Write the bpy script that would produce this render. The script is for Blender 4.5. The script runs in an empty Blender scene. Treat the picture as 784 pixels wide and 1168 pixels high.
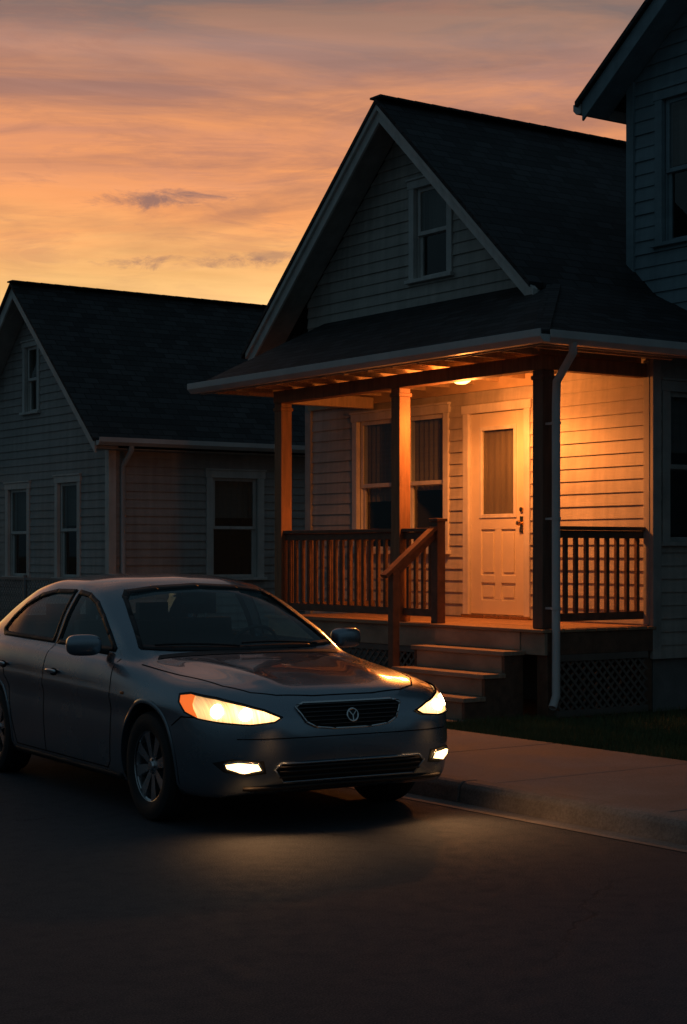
import bpy,bmesh,math,random
import numpy as np
from mathutils import Vector,Matrix
from mathutils.bvhtree import BVHTree
random.seed(4); rng=np.random.default_rng(7)
scene=bpy.context.scene
col=scene.collection
scene.view_settings.view_transform='Standard'; scene.view_settings.look='None'; scene.view_settings.exposure=0

# ------------------------------------------------------------ materials
class NT:
    def __init__(s,nt): s.nt=nt; s.n=nt.nodes; s.l=nt.links
    def new(s,t,**k):
        n=s.n.new(t)
        for a,b in k.items(): setattr(n,a,b)
        return n
    def put(s,sock,v):
        if isinstance(v,bpy.types.NodeSocket): s.l.new(v,sock)
        else: sock.default_value=v
    def math(s,op,a,b=0.0,c=None,clamp=False):
        n=s.new('ShaderNodeMath',operation=op,use_clamp=clamp)
        s.put(n.inputs[0],a); s.put(n.inputs[1],b)
        if c is not None: s.put(n.inputs[2],c)
        return n.outputs[0]
    def mr(s,v,a,b,c,d,smooth=False):
        n=s.new('ShaderNodeMapRange')
        if smooth: n.interpolation_type='SMOOTHSTEP'
        s.put(n.inputs[0],v)
        for i,x in enumerate((a,b,c,d)): s.put(n.inputs[i+1],x)
        return n.outputs[0]
    def noise(s,vec,scale,detail=4,rough=.5,dist=0.0,sc=None):
        if sc is not None:
            m=s.new('ShaderNodeMapping'); s.put(m.inputs[0],vec); m.inputs['Scale'].default_value=sc; vec=m.outputs[0]
        n=s.new('ShaderNodeTexNoise'); s.put(n.inputs['Vector'],vec)
        n.inputs['Scale'].default_value=scale; n.inputs['Detail'].default_value=detail
        n.inputs['Roughness'].default_value=rough; n.inputs['Distortion'].default_value=dist
        return n.outputs[0]
    def mix(s,f,a,b,mode='MIX'):
        n=s.new('ShaderNodeMix',data_type='RGBA',blend_type=mode)
        s.put(n.inputs[0],f); 
        for i,v in ((6,a),(7,b)):
            if isinstance(v,(tuple,list)): v=tuple(v)+((1,) if len(v)==3 else ())
            s.put(n.inputs[i],v)
        return n.outputs[2]
    def ramp(s,v,stops):
        n=s.new('ShaderNodeValToRGB'); s.put(n.inputs[0],v)
        e=n.color_ramp.elements
        while len(e)<len(stops): e.new(.5)
        for i,(p,c) in enumerate(stops):
            e[i].position=p; e[i].color=tuple(c)+(1,)
        return n.outputs[0]
def newmat(name):
    m=bpy.data.materials.new(name); m.use_nodes=True
    t=NT(m.node_tree); return m,t,t.n['Principled BSDF']
def M(name,c,rough=.6,metal=0,var=.2,vs=3,sc=(1,1,1),bump=0,bs=60,fine=0,coat=0,rvar=.1,em=None,es=0,spec=None,streak=0):
    m,t,b=newmat(name)
    tc=t.new('ShaderNodeTexCoord').outputs['Object']
    n=t.noise(tc,vs,5,.6,0,sc)
    lo=tuple(x*(1-var) for x in c); hi=tuple(min(1,x*(1+var)) for x in c)
    cc=t.mix(t.mr(n,.3,.7,0,1),lo,hi)
    if fine:
        n2=t.noise(tc,bs,3,.7); f=t.mr(n2,.3,.7,1-fine,1+fine)
        vm=t.new('ShaderNodeVectorMath',operation='SCALE'); t.put(vm.inputs[0],cc); t.put(vm.inputs[3],f); cc=vm.outputs[0]
    if streak:
        n3=t.noise(tc,1,4,.6,0,(9,9,.8)); f=t.mr(n3,.35,.7,1,1-streak)
        vm=t.new('ShaderNodeVectorMath',operation='SCALE'); t.put(vm.inputs[0],cc); t.put(vm.inputs[3],f); cc=vm.outputs[0]
    t.put(b.inputs['Base Color'],cc)
    t.put(b.inputs['Roughness'],t.mr(n,.3,.7,max(.02,rough-rvar),min(1,rough+rvar)))
    b.inputs['Metallic'].default_value=metal
    if spec is not None: b.inputs['Specular IOR Level'].default_value=spec
    if coat: b.inputs['Coat Weight'].default_value=coat; b.inputs['Coat Roughness'].default_value=.04
    if bump:
        bp=t.new('ShaderNodeBump'); bp.inputs['Strength'].default_value=bump; bp.inputs['Distance'].default_value=.01
        t.put(bp.inputs['Height'],t.noise(tc,bs,4,.6,0,sc)); t.put(b.inputs['Normal'],bp.outputs[0])
    if em: b.inputs['Emission Color'].default_value=tuple(em)+(1,); b.inputs['Emission Strength'].default_value=es
    return m
def glassmat(name,tint,f0=.07,rough=.02):
    # thin pane: Schlick reflection, the same from both sides
    m=bpy.data.materials.new(name); m.use_nodes=True; t=NT(m.node_tree); t.n.remove(t.n['Principled BSDF'])
    out=t.n['Material Output']
    g=t.new('ShaderNodeNewGeometry'); d=t.new('ShaderNodeVectorMath',operation='DOT_PRODUCT'); t.put(d.inputs[0],g.outputs['Normal']); t.put(d.inputs[1],g.outputs['Incoming'])
    c=t.math('ABSOLUTE',d.outputs['Value']); f=t.math('POWER',t.math('SUBTRACT',1.0,c,clamp=True),5.0)
    f=t.math('ADD',f0,t.math('MULTIPLY',f,1-f0),clamp=True)
    tr=t.new('ShaderNodeBsdfTransparent'); tr.inputs[0].default_value=tuple(tint)+(1,)
    gl=t.new('ShaderNodeBsdfGlossy'); gl.inputs['Roughness'].default_value=rough; gl.inputs[0].default_value=(1,1,1,1)
    ms=t.new('ShaderNodeMixShader'); t.put(ms.inputs[0],f); t.put(ms.inputs[1],tr.outputs[0]); t.put(ms.inputs[2],gl.outputs[0])
    t.put(out.inputs[0],ms.outputs[0]); return m
def shinglemat(name,c):
    m,t,b=newmat(name)
    uv=t.new('ShaderNodeTexCoord').outputs['UV']
    br=t.new('ShaderNodeTexBrick'); t.put(br.inputs['Vector'],uv)
    br.offset=.5; br.inputs['Scale'].default_value=1; br.inputs['Brick Width'].default_value=.24; br.inputs['Row Height'].default_value=.13
    br.inputs['Mortar Size'].default_value=.008; br.inputs['Mortar Smooth'].default_value=.3; br.inputs['Bias'].default_value=0
    br.inputs['Color1'].default_value=tuple(x*.45 for x in c)+(1,); br.inputs['Color2'].default_value=tuple(x*1.9 for x in c)+(1,); br.inputs['Mortar'].default_value=tuple(x*.15 for x in c)+(1,)
    n=t.noise(uv,1.2,5); n2=t.noise(uv,90,2)
    cc=t.mix(t.mr(n,.3,.7,0,.5),br.outputs[0],tuple(x*.8 for x in c)); t.put(b.inputs['Base Color'],cc)
    b.inputs['Roughness'].default_value=.75; b.inputs['Specular IOR Level'].default_value=.35
    sx=t.new('ShaderNodeSeparateXYZ'); t.put(sx.inputs[0],uv)
    saw=t.math('FRACT',t.math('DIVIDE',sx.outputs[1],.13)); h=t.math('SUBTRACT',1.0,saw)
    h=t.math('SUBTRACT',h,t.math('MULTIPLY',br.outputs[1],.5)); h=t.math('ADD',h,t.math('MULTIPLY',n2,.3))
    bp=t.new('ShaderNodeBump'); bp.inputs['Strength'].default_value=1; bp.inputs['Distance'].default_value=.025
    t.put(bp.inputs['Height'],h); t.put(b.inputs['Normal'],bp.outputs[0]); return m

m_sidingA=M('siding_cream',(.50,.46,.41),.62,var=.14,vs=1.5,bump=.15,bs=25,sc=(1,1,6),streak=.28)
m_sidingB=M('siding_grey',(.44,.41,.385),.65,var=.14,vs=1.2,bump=.15,bs=25,sc=(1,1,6),streak=.25)
m_sidingC=M('siding_blue_grey',(.25,.34,.38),.62,var=.12,vs=1.5,bump=.15,bs=25,sc=(1,1,6),streak=.2)
m_trim=M('painted_trim',(.68,.65,.61),.5,var=.12,vs=4,bump=.08,bs=60,streak=.2)
m_trimd=M('weathered_trim',(.42,.40,.37),.6,var=.2,vs=4,bump=.1,bs=60,streak=.2)
m_post=M('stained_wood',(.26,.13,.065),.6,var=.35,vs=5,sc=(4,4,.5),bump=.35,bs=30)
m_rail=M('rail_wood',(.15,.08,.05),.6,var=.35,vs=6,sc=(2,2,2),bump=.3,bs=40)
m_postd=M('corner_post_wood',(.13,.085,.06),.6,var=.35,vs=5,sc=(4,4,.5),bump=.35,bs=30)
m_deck=M('deck_boards',(.36,.22,.13),.55,var=.3,vs=3,sc=(8,.6,1),bump=.3,bs=20)
m_step=M('step_wood',(.38,.28,.20),.6,var=.3,vs=4,sc=(8,.6,1),bump=.3,bs=20)
m_lat=M('lattice_wood',(.16,.13,.11),.7,var=.2)
m_ceil=M('porch_ceiling_wood',(.52,.38,.24),.6,var=.2,vs=4,sc=(6,.6,1))
m_gutter=M('gutter_metal',(.55,.55,.54),.4,var=.12,vs=2)
m_shA=shinglemat('shingles_dark',(.028,.029,.032)); m_shB=shinglemat('shingles_brown',(.030,.029,.030))
m_door=M('door_paint',(.68,.61,.50),.42,var=.06,vs=3,bump=.04,bs=50)
m_brass=M('brass',(.7,.45,.18),.25,metal=1,var=.1)
m_glass=glassmat('window_glass',(.72,.77,.77))
m_blind=M('window_blind',(.20,.185,.165),.8,var=.12,vs=1,sc=(1,1,30))
m_curt=M('porch_window_blind',(.26,.22,.18),.8,var=.15,vs=1,sc=(1,1,30))
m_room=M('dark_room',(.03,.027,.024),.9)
m_found=M('foundation_block',(.22,.21,.20),.85,var=.25,bump=.4,bs=30)
m_chain=M('galvanised_steel',(.25,.26,.27),.4,metal=.8)
m_conc=M('concrete',(.23,.205,.19),.8,var=.28,vs=1.3,bump=.35,bs=90,fine=.2)
m_kerb=M('kerb_concrete',(.20,.18,.17),.8,var=.4,vs=2.2,bump=.5,bs=60,fine=.25)
m_soil=M('soil',(.045,.04,.025),.95,var=.4,vs=2,bump=.6,bs=20)
m_ground=M('ground_far',(.05,.055,.03),.95,var=.4,vs=.3)
m_asph,t,b=newmat('asphalt')
tc=t.new('ShaderNodeTexCoord').outputs['Object']
n1=t.noise(tc,.35,6,.6); n2=t.noise(tc,130,3,.7); n3=t.noise(tc,9,5,.7)
vo=t.new('ShaderNodeTexVoronoi'); t.put(vo.inputs['Vector'],tc); vo.inputs['Scale'].default_value=110
c=t.mix(t.mr(n1,.35,.65,0,1),(.034,.042,.054),(.052,.061,.075))
c=t.mix(t.mr(n2,.42,.75,0,.9),c,(.14,.155,.17)); c=t.mix(t.mr(n3,.5,.8,0,.35),c,(.026,.029,.034))
dn=t.noise(tc,1.5,5,.6)
vm=t.new('ShaderNodeVectorMath',operation='MULTIPLY_ADD'); t.put(vm.inputs[0],dn); vm.inputs[1].default_value=(.9,.9,.9); t.put(vm.inputs[2],tc)
vc=t.new('ShaderNodeTexVoronoi',feature='DISTANCE_TO_EDGE'); t.put(vc.inputs['Vector'],vm.outputs[0]); vc.inputs['Scale'].default_value=.28
ck=t.mr(vc.outputs['Distance'],0,.004,1,0); ck=t.math('MULTIPLY',ck,t.mr(n1,.45,.6,0,.8))
c=t.mix(ck,c,(.012,.012,.012)); t.put(b.inputs['Base Color'],c)
t.put(b.inputs['Roughness'],t.mr(n3,.3,.7,.7,.86)); b.inputs['Specular IOR Level'].default_value=.16
bp=t.new('ShaderNodeBump'); bp.inputs['Strength'].default_value=.6; bp.inputs['Distance'].default_value=.006
t.put(bp.inputs['Height'],t.math('SUBTRACT',t.math('ADD',vo.outputs['Distance'],n2),t.math('MULTIPLY',ck,2.0))); t.put(b.inputs['Normal'],bp.outputs[0])

# ------------------------------------------------------------ mesh builder
class MB:
    def __init__(s): s.v=[];s.f=[];s.m=[];s.mats=[]
    def mi(s,m):
        if m not in s.mats: s.mats.append(m)
        return s.mats.index(m)
    def face(s,pts,m):
        i=len(s.v); s.v+= [tuple(p) for p in pts]; s.f.append(tuple(range(i,i+len(pts)))); s.m.append(s.mi(m))
    def box(s,x0,x1,y0,y1,z0,z1,m):
        s.prism([(x0,y0,z0),(x1,y0,z0),(x1,y1,z0),(x0,y1,z0)],(0,0,z1-z0),m)
    def prism(s,pts,vec,m):
        n=len(pts); i=len(s.v); vec=Vector(vec)
        s.v+=[tuple(p) for p in pts]+[tuple(Vector(p)+vec) for p in pts]; k=s.mi(m)
        s.f.append(tuple(range(i+n-1,i-1,-1))); s.f.append(tuple(range(i+n,i+2*n)))
        for a in range(n): c=(a+1)%n; s.f.append((i+a,i+c,i+n+c,i+n+a))
        s.m+=[k]*(n+2)
    def beam(s,p0,p1,w,h,m,up=(0,0,1)):
        p0=Vector(p0);p1=Vector(p1);d=(p1-p0).normalized();sd=d.cross(Vector(up)).normalized();u=sd.cross(d).normalized()
        a=sd*w/2;b_=u*h/2
        s.prism([p0-a-b_,p0+a-b_,p0+a+b_,p0-a+b_],p1-p0,m)
    def lathe(s,prof,c,axis,m,n=32,closed=False):
        ax=Vector(axis).normalized(); t1=ax.orthogonal().normalized(); t2=ax.cross(t1); c=Vector(c); i=len(s.v);k=s.mi(m);P=len(prof)
        for a in range(n):
            th=2*math.pi*a/n; r=t1*math.cos(th)+t2*math.sin(th)
            for (rr,h) in prof: s.v.append(tuple(c+r*rr+ax*h))
        for a in range(n):
            b2=(a+1)%n
            for j in range(P if closed else P-1):
                j2=(j+1)%P
                s.f.append((i+a*P+j,i+b2*P+j,i+b2*P+j2,i+a*P+j2)); s.m.append(k)
    def make(s,name,parent=None,bevel=0,smooth=False,recalc=True,roofuv=False,ang=35):
        me=bpy.data.meshes.new(name); me.from_pydata(s.v,[],s.f)
        for m in s.mats: me.materials.append(m)
        me.polygons.foreach_set('material_index',s.m)
        if recalc:
            bm=bmesh.new(); bm.from_mesh(me)
            if smooth: bmesh.ops.remove_doubles(bm,verts=bm.verts,dist=1e-5)
            bmesh.ops.recalc_face_normals(bm,faces=bm.faces); bm.to_mesh(me); bm.free()
        if roofuv:
            uv=me.uv_layers.new(name='UVMap')
            for p in me.polygons:
                n=p.normal; u=Vector((0,0,1)).cross(n)
                u=u.normalized() if u.length>.01 else Vector((1,0,0)); v=n.cross(u)
                for li in p.loop_indices:
                    q=me.vertices[me.loops[li].vertex_index].co; uv.data[li].uv=(q.dot(u),q.dot(v))
        if smooth:
            me.polygons.foreach_set('use_smooth',[True]*len(me.polygons)); me.set_sharp_from_angle(angle=math.radians(ang))
        me.update()
        o=bpy.data.objects.new(name,me); col.objects.link(o)
        if parent: o.parent=parent
        if bevel:
            b=o.modifiers.new('bevel','BEVEL'); b.width=bevel; b.segments=2; b.limit_method='ANGLE'
        return o
def empty(name):
    o=bpy.data.objects.new(name,None); col.objects.link(o); o.empty_display_size=.3; return o
def pipe(name,pts,r,m,parent):
    cu=bpy.data.curves.new(name,'CURVE'); cu.dimensions='3D'; cu.bevel_depth=r; cu.bevel_resolution=3
    sp=cu.splines.new('POLY'); sp.points.add(len(pts)-1)
    for i,p in enumerate(pts): sp.points[i].co=tuple(p)+(1,)
    cu.materials.append(m); o=bpy.data.objects.new(name,cu); col.objects.link(o); o.parent=parent; return o

def WX(x0): return lambda a,z,o:(x0-o,a,z)     # faces -X
def WY(y0): return lambda a,z,o:(a,y0-o,z)     # faces -Y
def wbox(mb,W,a0,a1,z0,z1,o0,o1,m):
    mb.prism([W(a0,z0,o0),W(a1,z0,o0),W(a1,z1,o0),W(a0,z1,o0)],Vector(W(a0,z0,o1))-Vector(W(a0,z0,o0)),m)
def siding(mb,W,z0,z1,lf,rf,ops,m,ex=.125):
    n=int(math.ceil((z1-z0)/ex))
    for i in range(n):
        za=z0+i*ex; zb=min(z1,za+ex)
        cuts={za,zb}
        for (a0,a1,c0,c1) in ops:
            for c in (c0,c1):
                if za<c<zb: cuts.add(c)
        cuts=sorted(cuts)
        jit=random.uniform(-.0025,.0025)
        off=lambda z:.021+jit-.017*(z-za)/ex
        for k in range(len(cuts)-1):
            p,q=cuts[k],cuts[k+1]; mid=(p+q)/2
            segs=[]; blocked=sorted((a0,a1) for (a0,a1,c0,c1) in ops if c0<mid<c1)
            L=(lf(p),lf(q)); R=(rf(p),rf(q))
            if R[0]-L[0]<.01: continue
            left=L
            for (a0,a1) in blocked:
                segs.append((left,(a0,a0))); left=(a1,a1)
            segs.append((left,R))
            for (l,r) in segs:
                l1=l[1]; r1=max(r[1],l1+.001)
                mb.face([W(l[0],p,off(p)),W(r[0],p,off(p)),W(r1,q,off(q)),W(l1,q,off(q))],m)
                if k==0:
                    mb.face([W(l[0],p,0),W(r[0],p,0),W(r[0],p,off(p)),W(l[0],p,off(p))],m)
def window(mb,mg,W,a0,a1,z0,z1,mt,cs=.10,blind=.5,bm_=None):
    rm=.09; bl=bm_ or m_blind
    wbox(mb,W,a0,a0+cs,z0,z1-cs,-.02,.035,mt); wbox(mb,W,a1-cs,a1,z0,z1-cs,-.02,.035,mt)
    wbox(mb,W,a0-.02,a1+.02,z1-cs,z1,-.02,.040,mt); wbox(mb,W,a0-.03,a1+.03,z1,z1+.025,-.02,.06,mt)
    wbox(mb,W,a0-.03,a1+.03,z0-.04,z0,-.02,.075,mt)
    i0,i1,j0,j1=a0+cs,a1-cs,z0,z1-cs
    wbox(mb,W,i0,i0+.015,j0,j1,-.12,-.021,mt); wbox(mb,W,i1-.015,i1,j0,j1,-.12,-.021,mt)
    zm=(j0+j1)/2; s=.045
    for (b0,b1,o0,o1) in ((zm-.02,j1,-.045,-.015),(j0,zm+.02,-.08,-.05)):
        wbox(mb,W,i0+.016,i0+.016+s,b0,b1,o0,o1,mt); wbox(mb,W,i1-.016-s,i1-.016,b0,b1,o0,o1,mt)
        wbox(mb,W,i0+.016+s,i1-.016-s,b0,b0+s,o0+.002,o1-.002,mt); wbox(mb,W,i0+.016+s,i1-.016-s,b1-s,b1,o0+.002,o1-.002,mt)
        oo=(o0+o1)/2
        mg.face([W(i0+.03,b0+.01,oo),W(i1-.03,b0+.01,oo),W(i1-.03,b1-.01,oo),W(i0+.03,b1-.01,oo)],m_glass)
    if blind>0:
        zb=j1-(j1-j0)*blind; nf=16
        pts=[]
        for k in range(nf+1):
            a=i0+(i1-i0)*k/nf; pts.append((a,-.13-.018*(k%2)))
        for k in range(nf):
            mb.face([W(pts[k][0],zb,pts[k][1]),W(pts[k+1][0],zb,pts[k+1][1]),W(pts[k+1][0],j1,pts[k+1][1]),W(pts[k][0],j1,pts[k][1])],bl)
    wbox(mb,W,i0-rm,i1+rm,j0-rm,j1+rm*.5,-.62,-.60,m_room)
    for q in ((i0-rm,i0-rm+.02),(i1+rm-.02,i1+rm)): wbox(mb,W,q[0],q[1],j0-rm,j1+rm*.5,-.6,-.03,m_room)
    return (a0+.02,a1-.02,z0-.01,z1-.02)

GZ=.12
# ============================================================ MAIN HOUSE
house=empty('clapboard_house_with_porch')
tr=MB(); gl=MB(); sd=MB(); rf=MB()
Wf=WX(11.70)
ops=[]
ops.append(window(tr,gl,Wf,15.42,16.30,1.62,3.20,m_trim,.09,.62,m_curt))
ops.append(window(tr,gl,Wf,14.52,15.40,1.62,3.20,m_trim,.09,.55,m_curt))
ops.append(window(tr,gl,Wf,14.46,15.22,4.62,5.72,m_trim,.09,.5))
D0,D1,DZ0,DZ1=13.20,14.27,.93,3.16
ops.append((D0+.02,D1-.02,.5,DZ1-.02))
def yr(z):
    if z<3.55: return 11.5
    if z<4.2: return 11.5+(z-3.55)/.65*1.25
    return 15.24-(6.46-z)/.92
def yl(z): return min(17.25,15.24+(6.46-z)/.92) if z<6.46 else 15.24
siding(sd,Wf,.80,6.45,yr,yl,ops,m_sidingA)
Ws=WY(11.50)
ops2=[window(tr,gl,Ws,11.80,12.75,1.70,3.22,m_trimd,.10,.4)]
siding(sd,Ws,.60,3.45,lambda z:11.70,lambda z:13.0,ops2,m_sidingA)
sd.make('siding',house,recalc=False)
wall=MB()
wall.box(11.75,20,11.54,11.56,.1,.8,m_found); wall.box(11.72,11.74,11.52,17.2,.1,.8,m_found)
wall.box(11.72,20,17.23,17.25,.1,4.2,m_sidingA)
wall.make('foundation_and_side_wall',house)
tr.box(11.66,11.77,11.455,11.50,.6,3.44,m_trimd); tr.box(11.655,11.70,11.50,11.58,.92,3.40,m_trimd)
tr.box(11.66,11.72,17.15,17.27,.3,4.0,m_trimd)
tr.box(11.655,11.679,13.0,17.2,3.30,3.425,m_ceil)
def rake(yA,zA,yB,zB,x0,x1,d,m,mb,top=0.0):
    mb.prism([(x0,yA,zA-top),(x0,yB,zB-top),(x0,yB,zB-top-d),(x0,yA,zA-top-d)],(x1-x0,0,0),m)
APY,APZ=15.24,6.59
for (yB,zB) in ((12.66,4.235),(17.95,4.10)):
    rake(APY,APZ,yB,zB,11.27,11.30,.20,m_trim,tr,.055)
    rake(APY,APZ,yB,zB,11.235,11.268,.075,m_trim,tr,.05)
    rake(APY,APZ,yB,zB,11.301,11.68,.02,m_trimd,tr,.10)
tr.make('trim',house,bevel=.004)
gl.make('window_panes',house,recalc=False)
def slab(mb,pts,th,m): mb.prism(pts,(0,0,-th),m)
slab(rf,[(11.22,APY,APZ),(20,APY,APZ),(20,12.70,4.255),(11.22,12.70,4.255)][::-1],.055,m_shA)
slab(rf,[(11.22,APY,APZ),(11.22,18.02,4.04),(20,18.02,4.04),(20,APY,APZ)],.055,m_shA)
slab(rf,[(9.93,11.08,3.50),(9.93,16.88,3.50),(11.69,16.88,4.33),(11.69,12.84,4.33)],.045,m_shA)
slab(rf,[(9.93,11.08,3.497),(13.0,11.08,3.497),(13.0,12.72,4.27),(11.56,12.72,4.27)],.045,m_shA)
rf.make('roof',house,roofuv=True)
cap=MB()
x=11.22
while x<20:
    cap.beam((x,APY,APZ+.014),(min(20,x+.235),APY,APZ+.010),.20,.022,m_shA); x+=.24
n=9
for i in range(n):
    p=Vector((9.95,11.10,3.508)); q=Vector((11.5,12.65,4.235)); cap.beam(p.lerp(q,i/n),p.lerp(q,(i+.97)/n),.14,.018,m_shA)
cap.make('ridge_caps',house,roofuv=True)
po=MB()
po.box(9.96,11.68,11.12,16.84,3.440,3.450,m_ceil)
y=11.2
while y<16.8:
    po.box(9.97,11.66,y,y+.04,3.375,3.438,m_ceil); y+=.41
po.make('porch_ceiling',house)
bm_=MB()
bm_.box(10.35,10.49,11.53,15.95,3.24,3.372,m_post)
bm_.box(10.49,11.65,11.53,11.64,3.24,3.37,m_post)
bm_.box(10.49,11.65,15.85,15.948,3.24,3.37,m_ceil)
bm_.box(9.955,9.985,11.10,16.86,3.385,3.452,m_trimd)
bm_.box(9.985,13.0,11.10,11.13,3.385,3.452,m_trimd)
bm_.make('porch_beams',house,bevel=.006)
ps=MB()
for (yy,w,mm) in ((11.60,.14,m_postd),(13.72,.14,m_post),(15.86,.14,m_post)):
    ps.box(10.42-w/2,10.42+w/2,yy-w/2,yy+w/2,.912,3.238,mm)
    ps.box(10.42-w/2-.012,10.42+w/2+.012,yy-w/2-.012,yy+w/2+.012,3.15,3.19,mm)
ps.make('porch_posts',house,bevel=.008)
ra=MB(); NY=13.12
def railrun(p0,p1,z=.91,h=.93,pitch=.118,m=m_rail):
    p0=Vector(p0);p1=Vector(p1);L=(p1-p0).length;d=(p1-p0)/L
    ra.beam(p0+Vector((0,0,z+h-.02)),p1+Vector((0,0,z+h-.02)),.10,.035,m)
    ra.beam(p0+Vector((0,0,z+h-.075)),p1+Vector((0,0,z+h-.075)),.04,.07,m)
    ra.beam(p0+Vector((0,0,z+.10)),p1+Vector((0,0,z+.10)),.04,.075,m)
    n=int(L/pitch)
    for i in range(n):
        q=p0+d*(L*(i+.5)/n+random.uniform(-.004,.004)); ra.box(q.x-.019,q.x+.019,q.y-.019,q.y+.019,z+.138,z+h-.11,m)
railrun((10.42,13.79,0),(10.42,15.79,0)); railrun((10.42,NY+.05,0),(10.42,13.65,0))
railrun((10.49,11.60,0),(11.66,11.60,0)); railrun((10.49,15.86,0),(11.66,15.86,0))
ra.box(10.37,10.47,NY-.05,NY+.05,.912,1.90,m_rail); ra.box(10.355,10.485,NY-.065,NY+.065,1.90,1.93,m_rail)
ra.box(9.84,9.92,NY-.04,NY+.04,GZ,1.44,m_rail)
ra.beam((9.76,NY,1.37),(10.37,NY,1.84),.09,.04,m_rail); ra.beam((9.90,NY,1.40),(10.37,NY,1.77),.035,.07,m_rail)
ra.make('porch_railing',house,bevel=.004)
dk=MB()
x=10.27
while x<11.68:
    dk.box(x,min(x+.125,11.69),11.44+random.uniform(-.004,.004),16.02,.882,.91+random.uniform(-.0015,.0015),m_deck); x+=.131
dk.box(10.31,10.345,11.46,15.99,.68,.880,m_step); dk.box(10.345,11.69,11.46,11.495,.68,.880,m_rail); dk.box(10.345,11.69,15.955,15.99,.68,.88,m_step)
for yy in (11.55,13.7,15.86): dk.box(10.36,10.50,yy-.07,yy+.07,GZ-.02,.68,m_rail)
dk.box(11.55,11.69,11.50,11.62,GZ,.68,m_rail)
dk.make('porch_deck',house,bevel=.004)
la=MB()
def lattice(P,a0,a1,z0,z1,o):
    for (p,q,r,s_) in ((a0,a1,z0,z0+.06),(a0,a1,z1-.06,z1)): 
        la.prism([P(p,r,o),P(q,r,o),P(q,s_,o),P(p,s_,o)],Vector(P(0,0,o+.03))-Vector(P(0,0,o)),m_lat)
    for sgn,oo in ((1,.0),(-1,.008)):
        c=a0-(z1-z0)
        while c<a1+(z1-z0):
            A=lambda z:c+sgn*(z-z0)
            lo,hi=z0,z1
            if sgn>0: lo=max(lo,z0+a0-c); hi=min(hi,z0+a1-c)
            else: lo=max(lo,z0+c-a1); hi=min(hi,z0+c-a0)
            if hi-lo>.02:
                w=.018
                la.prism([P(A(lo)-w,lo,o+oo),P(A(lo)+w,lo,o+oo),P(A(hi)+w,hi,o+oo),P(A(hi)-w,hi,o+oo)],Vector(P(0,0,.007))-Vector(P(0,0,0)),m_lat)
            c+=.10
lattice(WX(10.35),13.20,15.9,GZ,.68,0); lattice(WY(11.49),10.45,11.6,GZ,.68,0)
la.make('porch_lattice',house)
st=MB(); run=.23; nst=3; Y0,Y1=11.74,13.06
for i in range(nst):
    z=.91-.1975*(i+1); x1=10.31-run*i; x0=x1-run
    st.box(x0-.03,x1-.001,Y0-.02,Y1+.02,z-.04,z,m_step)
    st.box(x0,x0+.02,Y0+.04,Y1-.04,z-.1975 if i<nst-1 else GZ,z-.042,m_step)
st.box(10.30-.005,10.309,Y0+.04,Y1-.04,.715,.88,m_step)
for yy in (Y0,Y1-.04):
    pts=[(10.305,yy,GZ-.01),(10.31-run*3,yy,GZ-.01)]
    for i in (2,1,0):
        z=.91-.1975*(i+1)-.041
        pts+= [(10.31-run*(i+1),yy,z),(10.31-run*i-(.005 if i==0 else 0),yy,z)]
    st.prism(pts,(0,.04,0),m_rail)
st.make('porch_steps',house,bevel=.005)
gu=MB()
gp=[(0,3.395),(-.07,3.395),(-.115,3.44),(-.115,3.505),(-.10,3.505),(-.10,3.46),(0,3.46)]
gu.prism([(9.93+a,10.97,z) for a,z in gp],(0,5.95,0),m_gutter)
gu.prism([(9.94,11.08+a,z) for a,z in gp],(3.05,0,0),m_gutter)
gu.make('gutters',house,bevel=.003)
pipe('downspout',[(10.24,11.02,3.42),(10.25,11.03,3.33),(10.40,11.40,3.12),(10.40,11.41,2.9),(10.40,11.41,.32),(10.33,11.38,.22)],.038,m_gutter,house)
dsb=MB()
for z in (2.75,1.9,1.1): dsb.lathe([(.040,-.012),(.044,-.012),(.044,.012),(.040,.012)],(10.40,11.41,z),(0,0,1),m_gutter,20); dsb.box(10.38,10.42,11.44,11.53,z-.01,z+.01,m_gutter)
dsb.make('downspout_straps',house)
dr=MB()
wbox(dr,Wf,D0,D0+.09,DZ0,DZ1-.09,-.02,.035,m_trim); wbox(dr,Wf,D1-.09,D1,DZ0,DZ1-.09,-.02,.035,m_trim)
wbox(dr,Wf,D0-.02,D1+.02,DZ1-.09,DZ1,-.02,.04,m_trim); wbox(dr,Wf,D0,D1,.912,.945,-.05,.06,m_brass)
a0,a1,z0,z1=D0+.095,D1-.095,.95,DZ1-.095
stl=.165
g0,g1=1.98,2.90
wbox(dr,Wf,a0,a0+stl,z0,z1,-.045,-.005,m_door); wbox(dr,Wf,a1-stl,a1,z0,z1,-.045,-.005,m_door)
wbox(dr,Wf,a0+stl,a1-stl,g1,z1,-.045,-.0052,m_door); wbox(dr,Wf,a0+stl,a1-stl,1.84,g0,-.045,-.0052,m_door)
wbox(dr,Wf,a0+stl,a1-stl,z0,1.10,-.045,-.0052,m_door); mid=(a0+a1)/2
wbox(dr,Wf,mid-.05,mid+.05,1.10,1.84,-.045,-.0054,m_door)
wbox(dr,Wf,a0+stl,mid-.05,1.28,1.36,-.045,-.0056,m_door); wbox(dr,Wf,mid+.05,a1-stl,1.28,1.36,-.045,-.0056,m_door)
wbox(dr,Wf,a0+stl,a1-stl,1.10,1.84,-.040,-.022,m_door)
for (p,q) in ((a0+stl+.03,mid-.08),(mid+.08,a1-stl-.03)):
    for (r,s_) in ((1.13,1.25),(1.39,1.81)): wbox(dr,Wf,p,q,r,s_,-.022,-.010,m_door)
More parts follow.
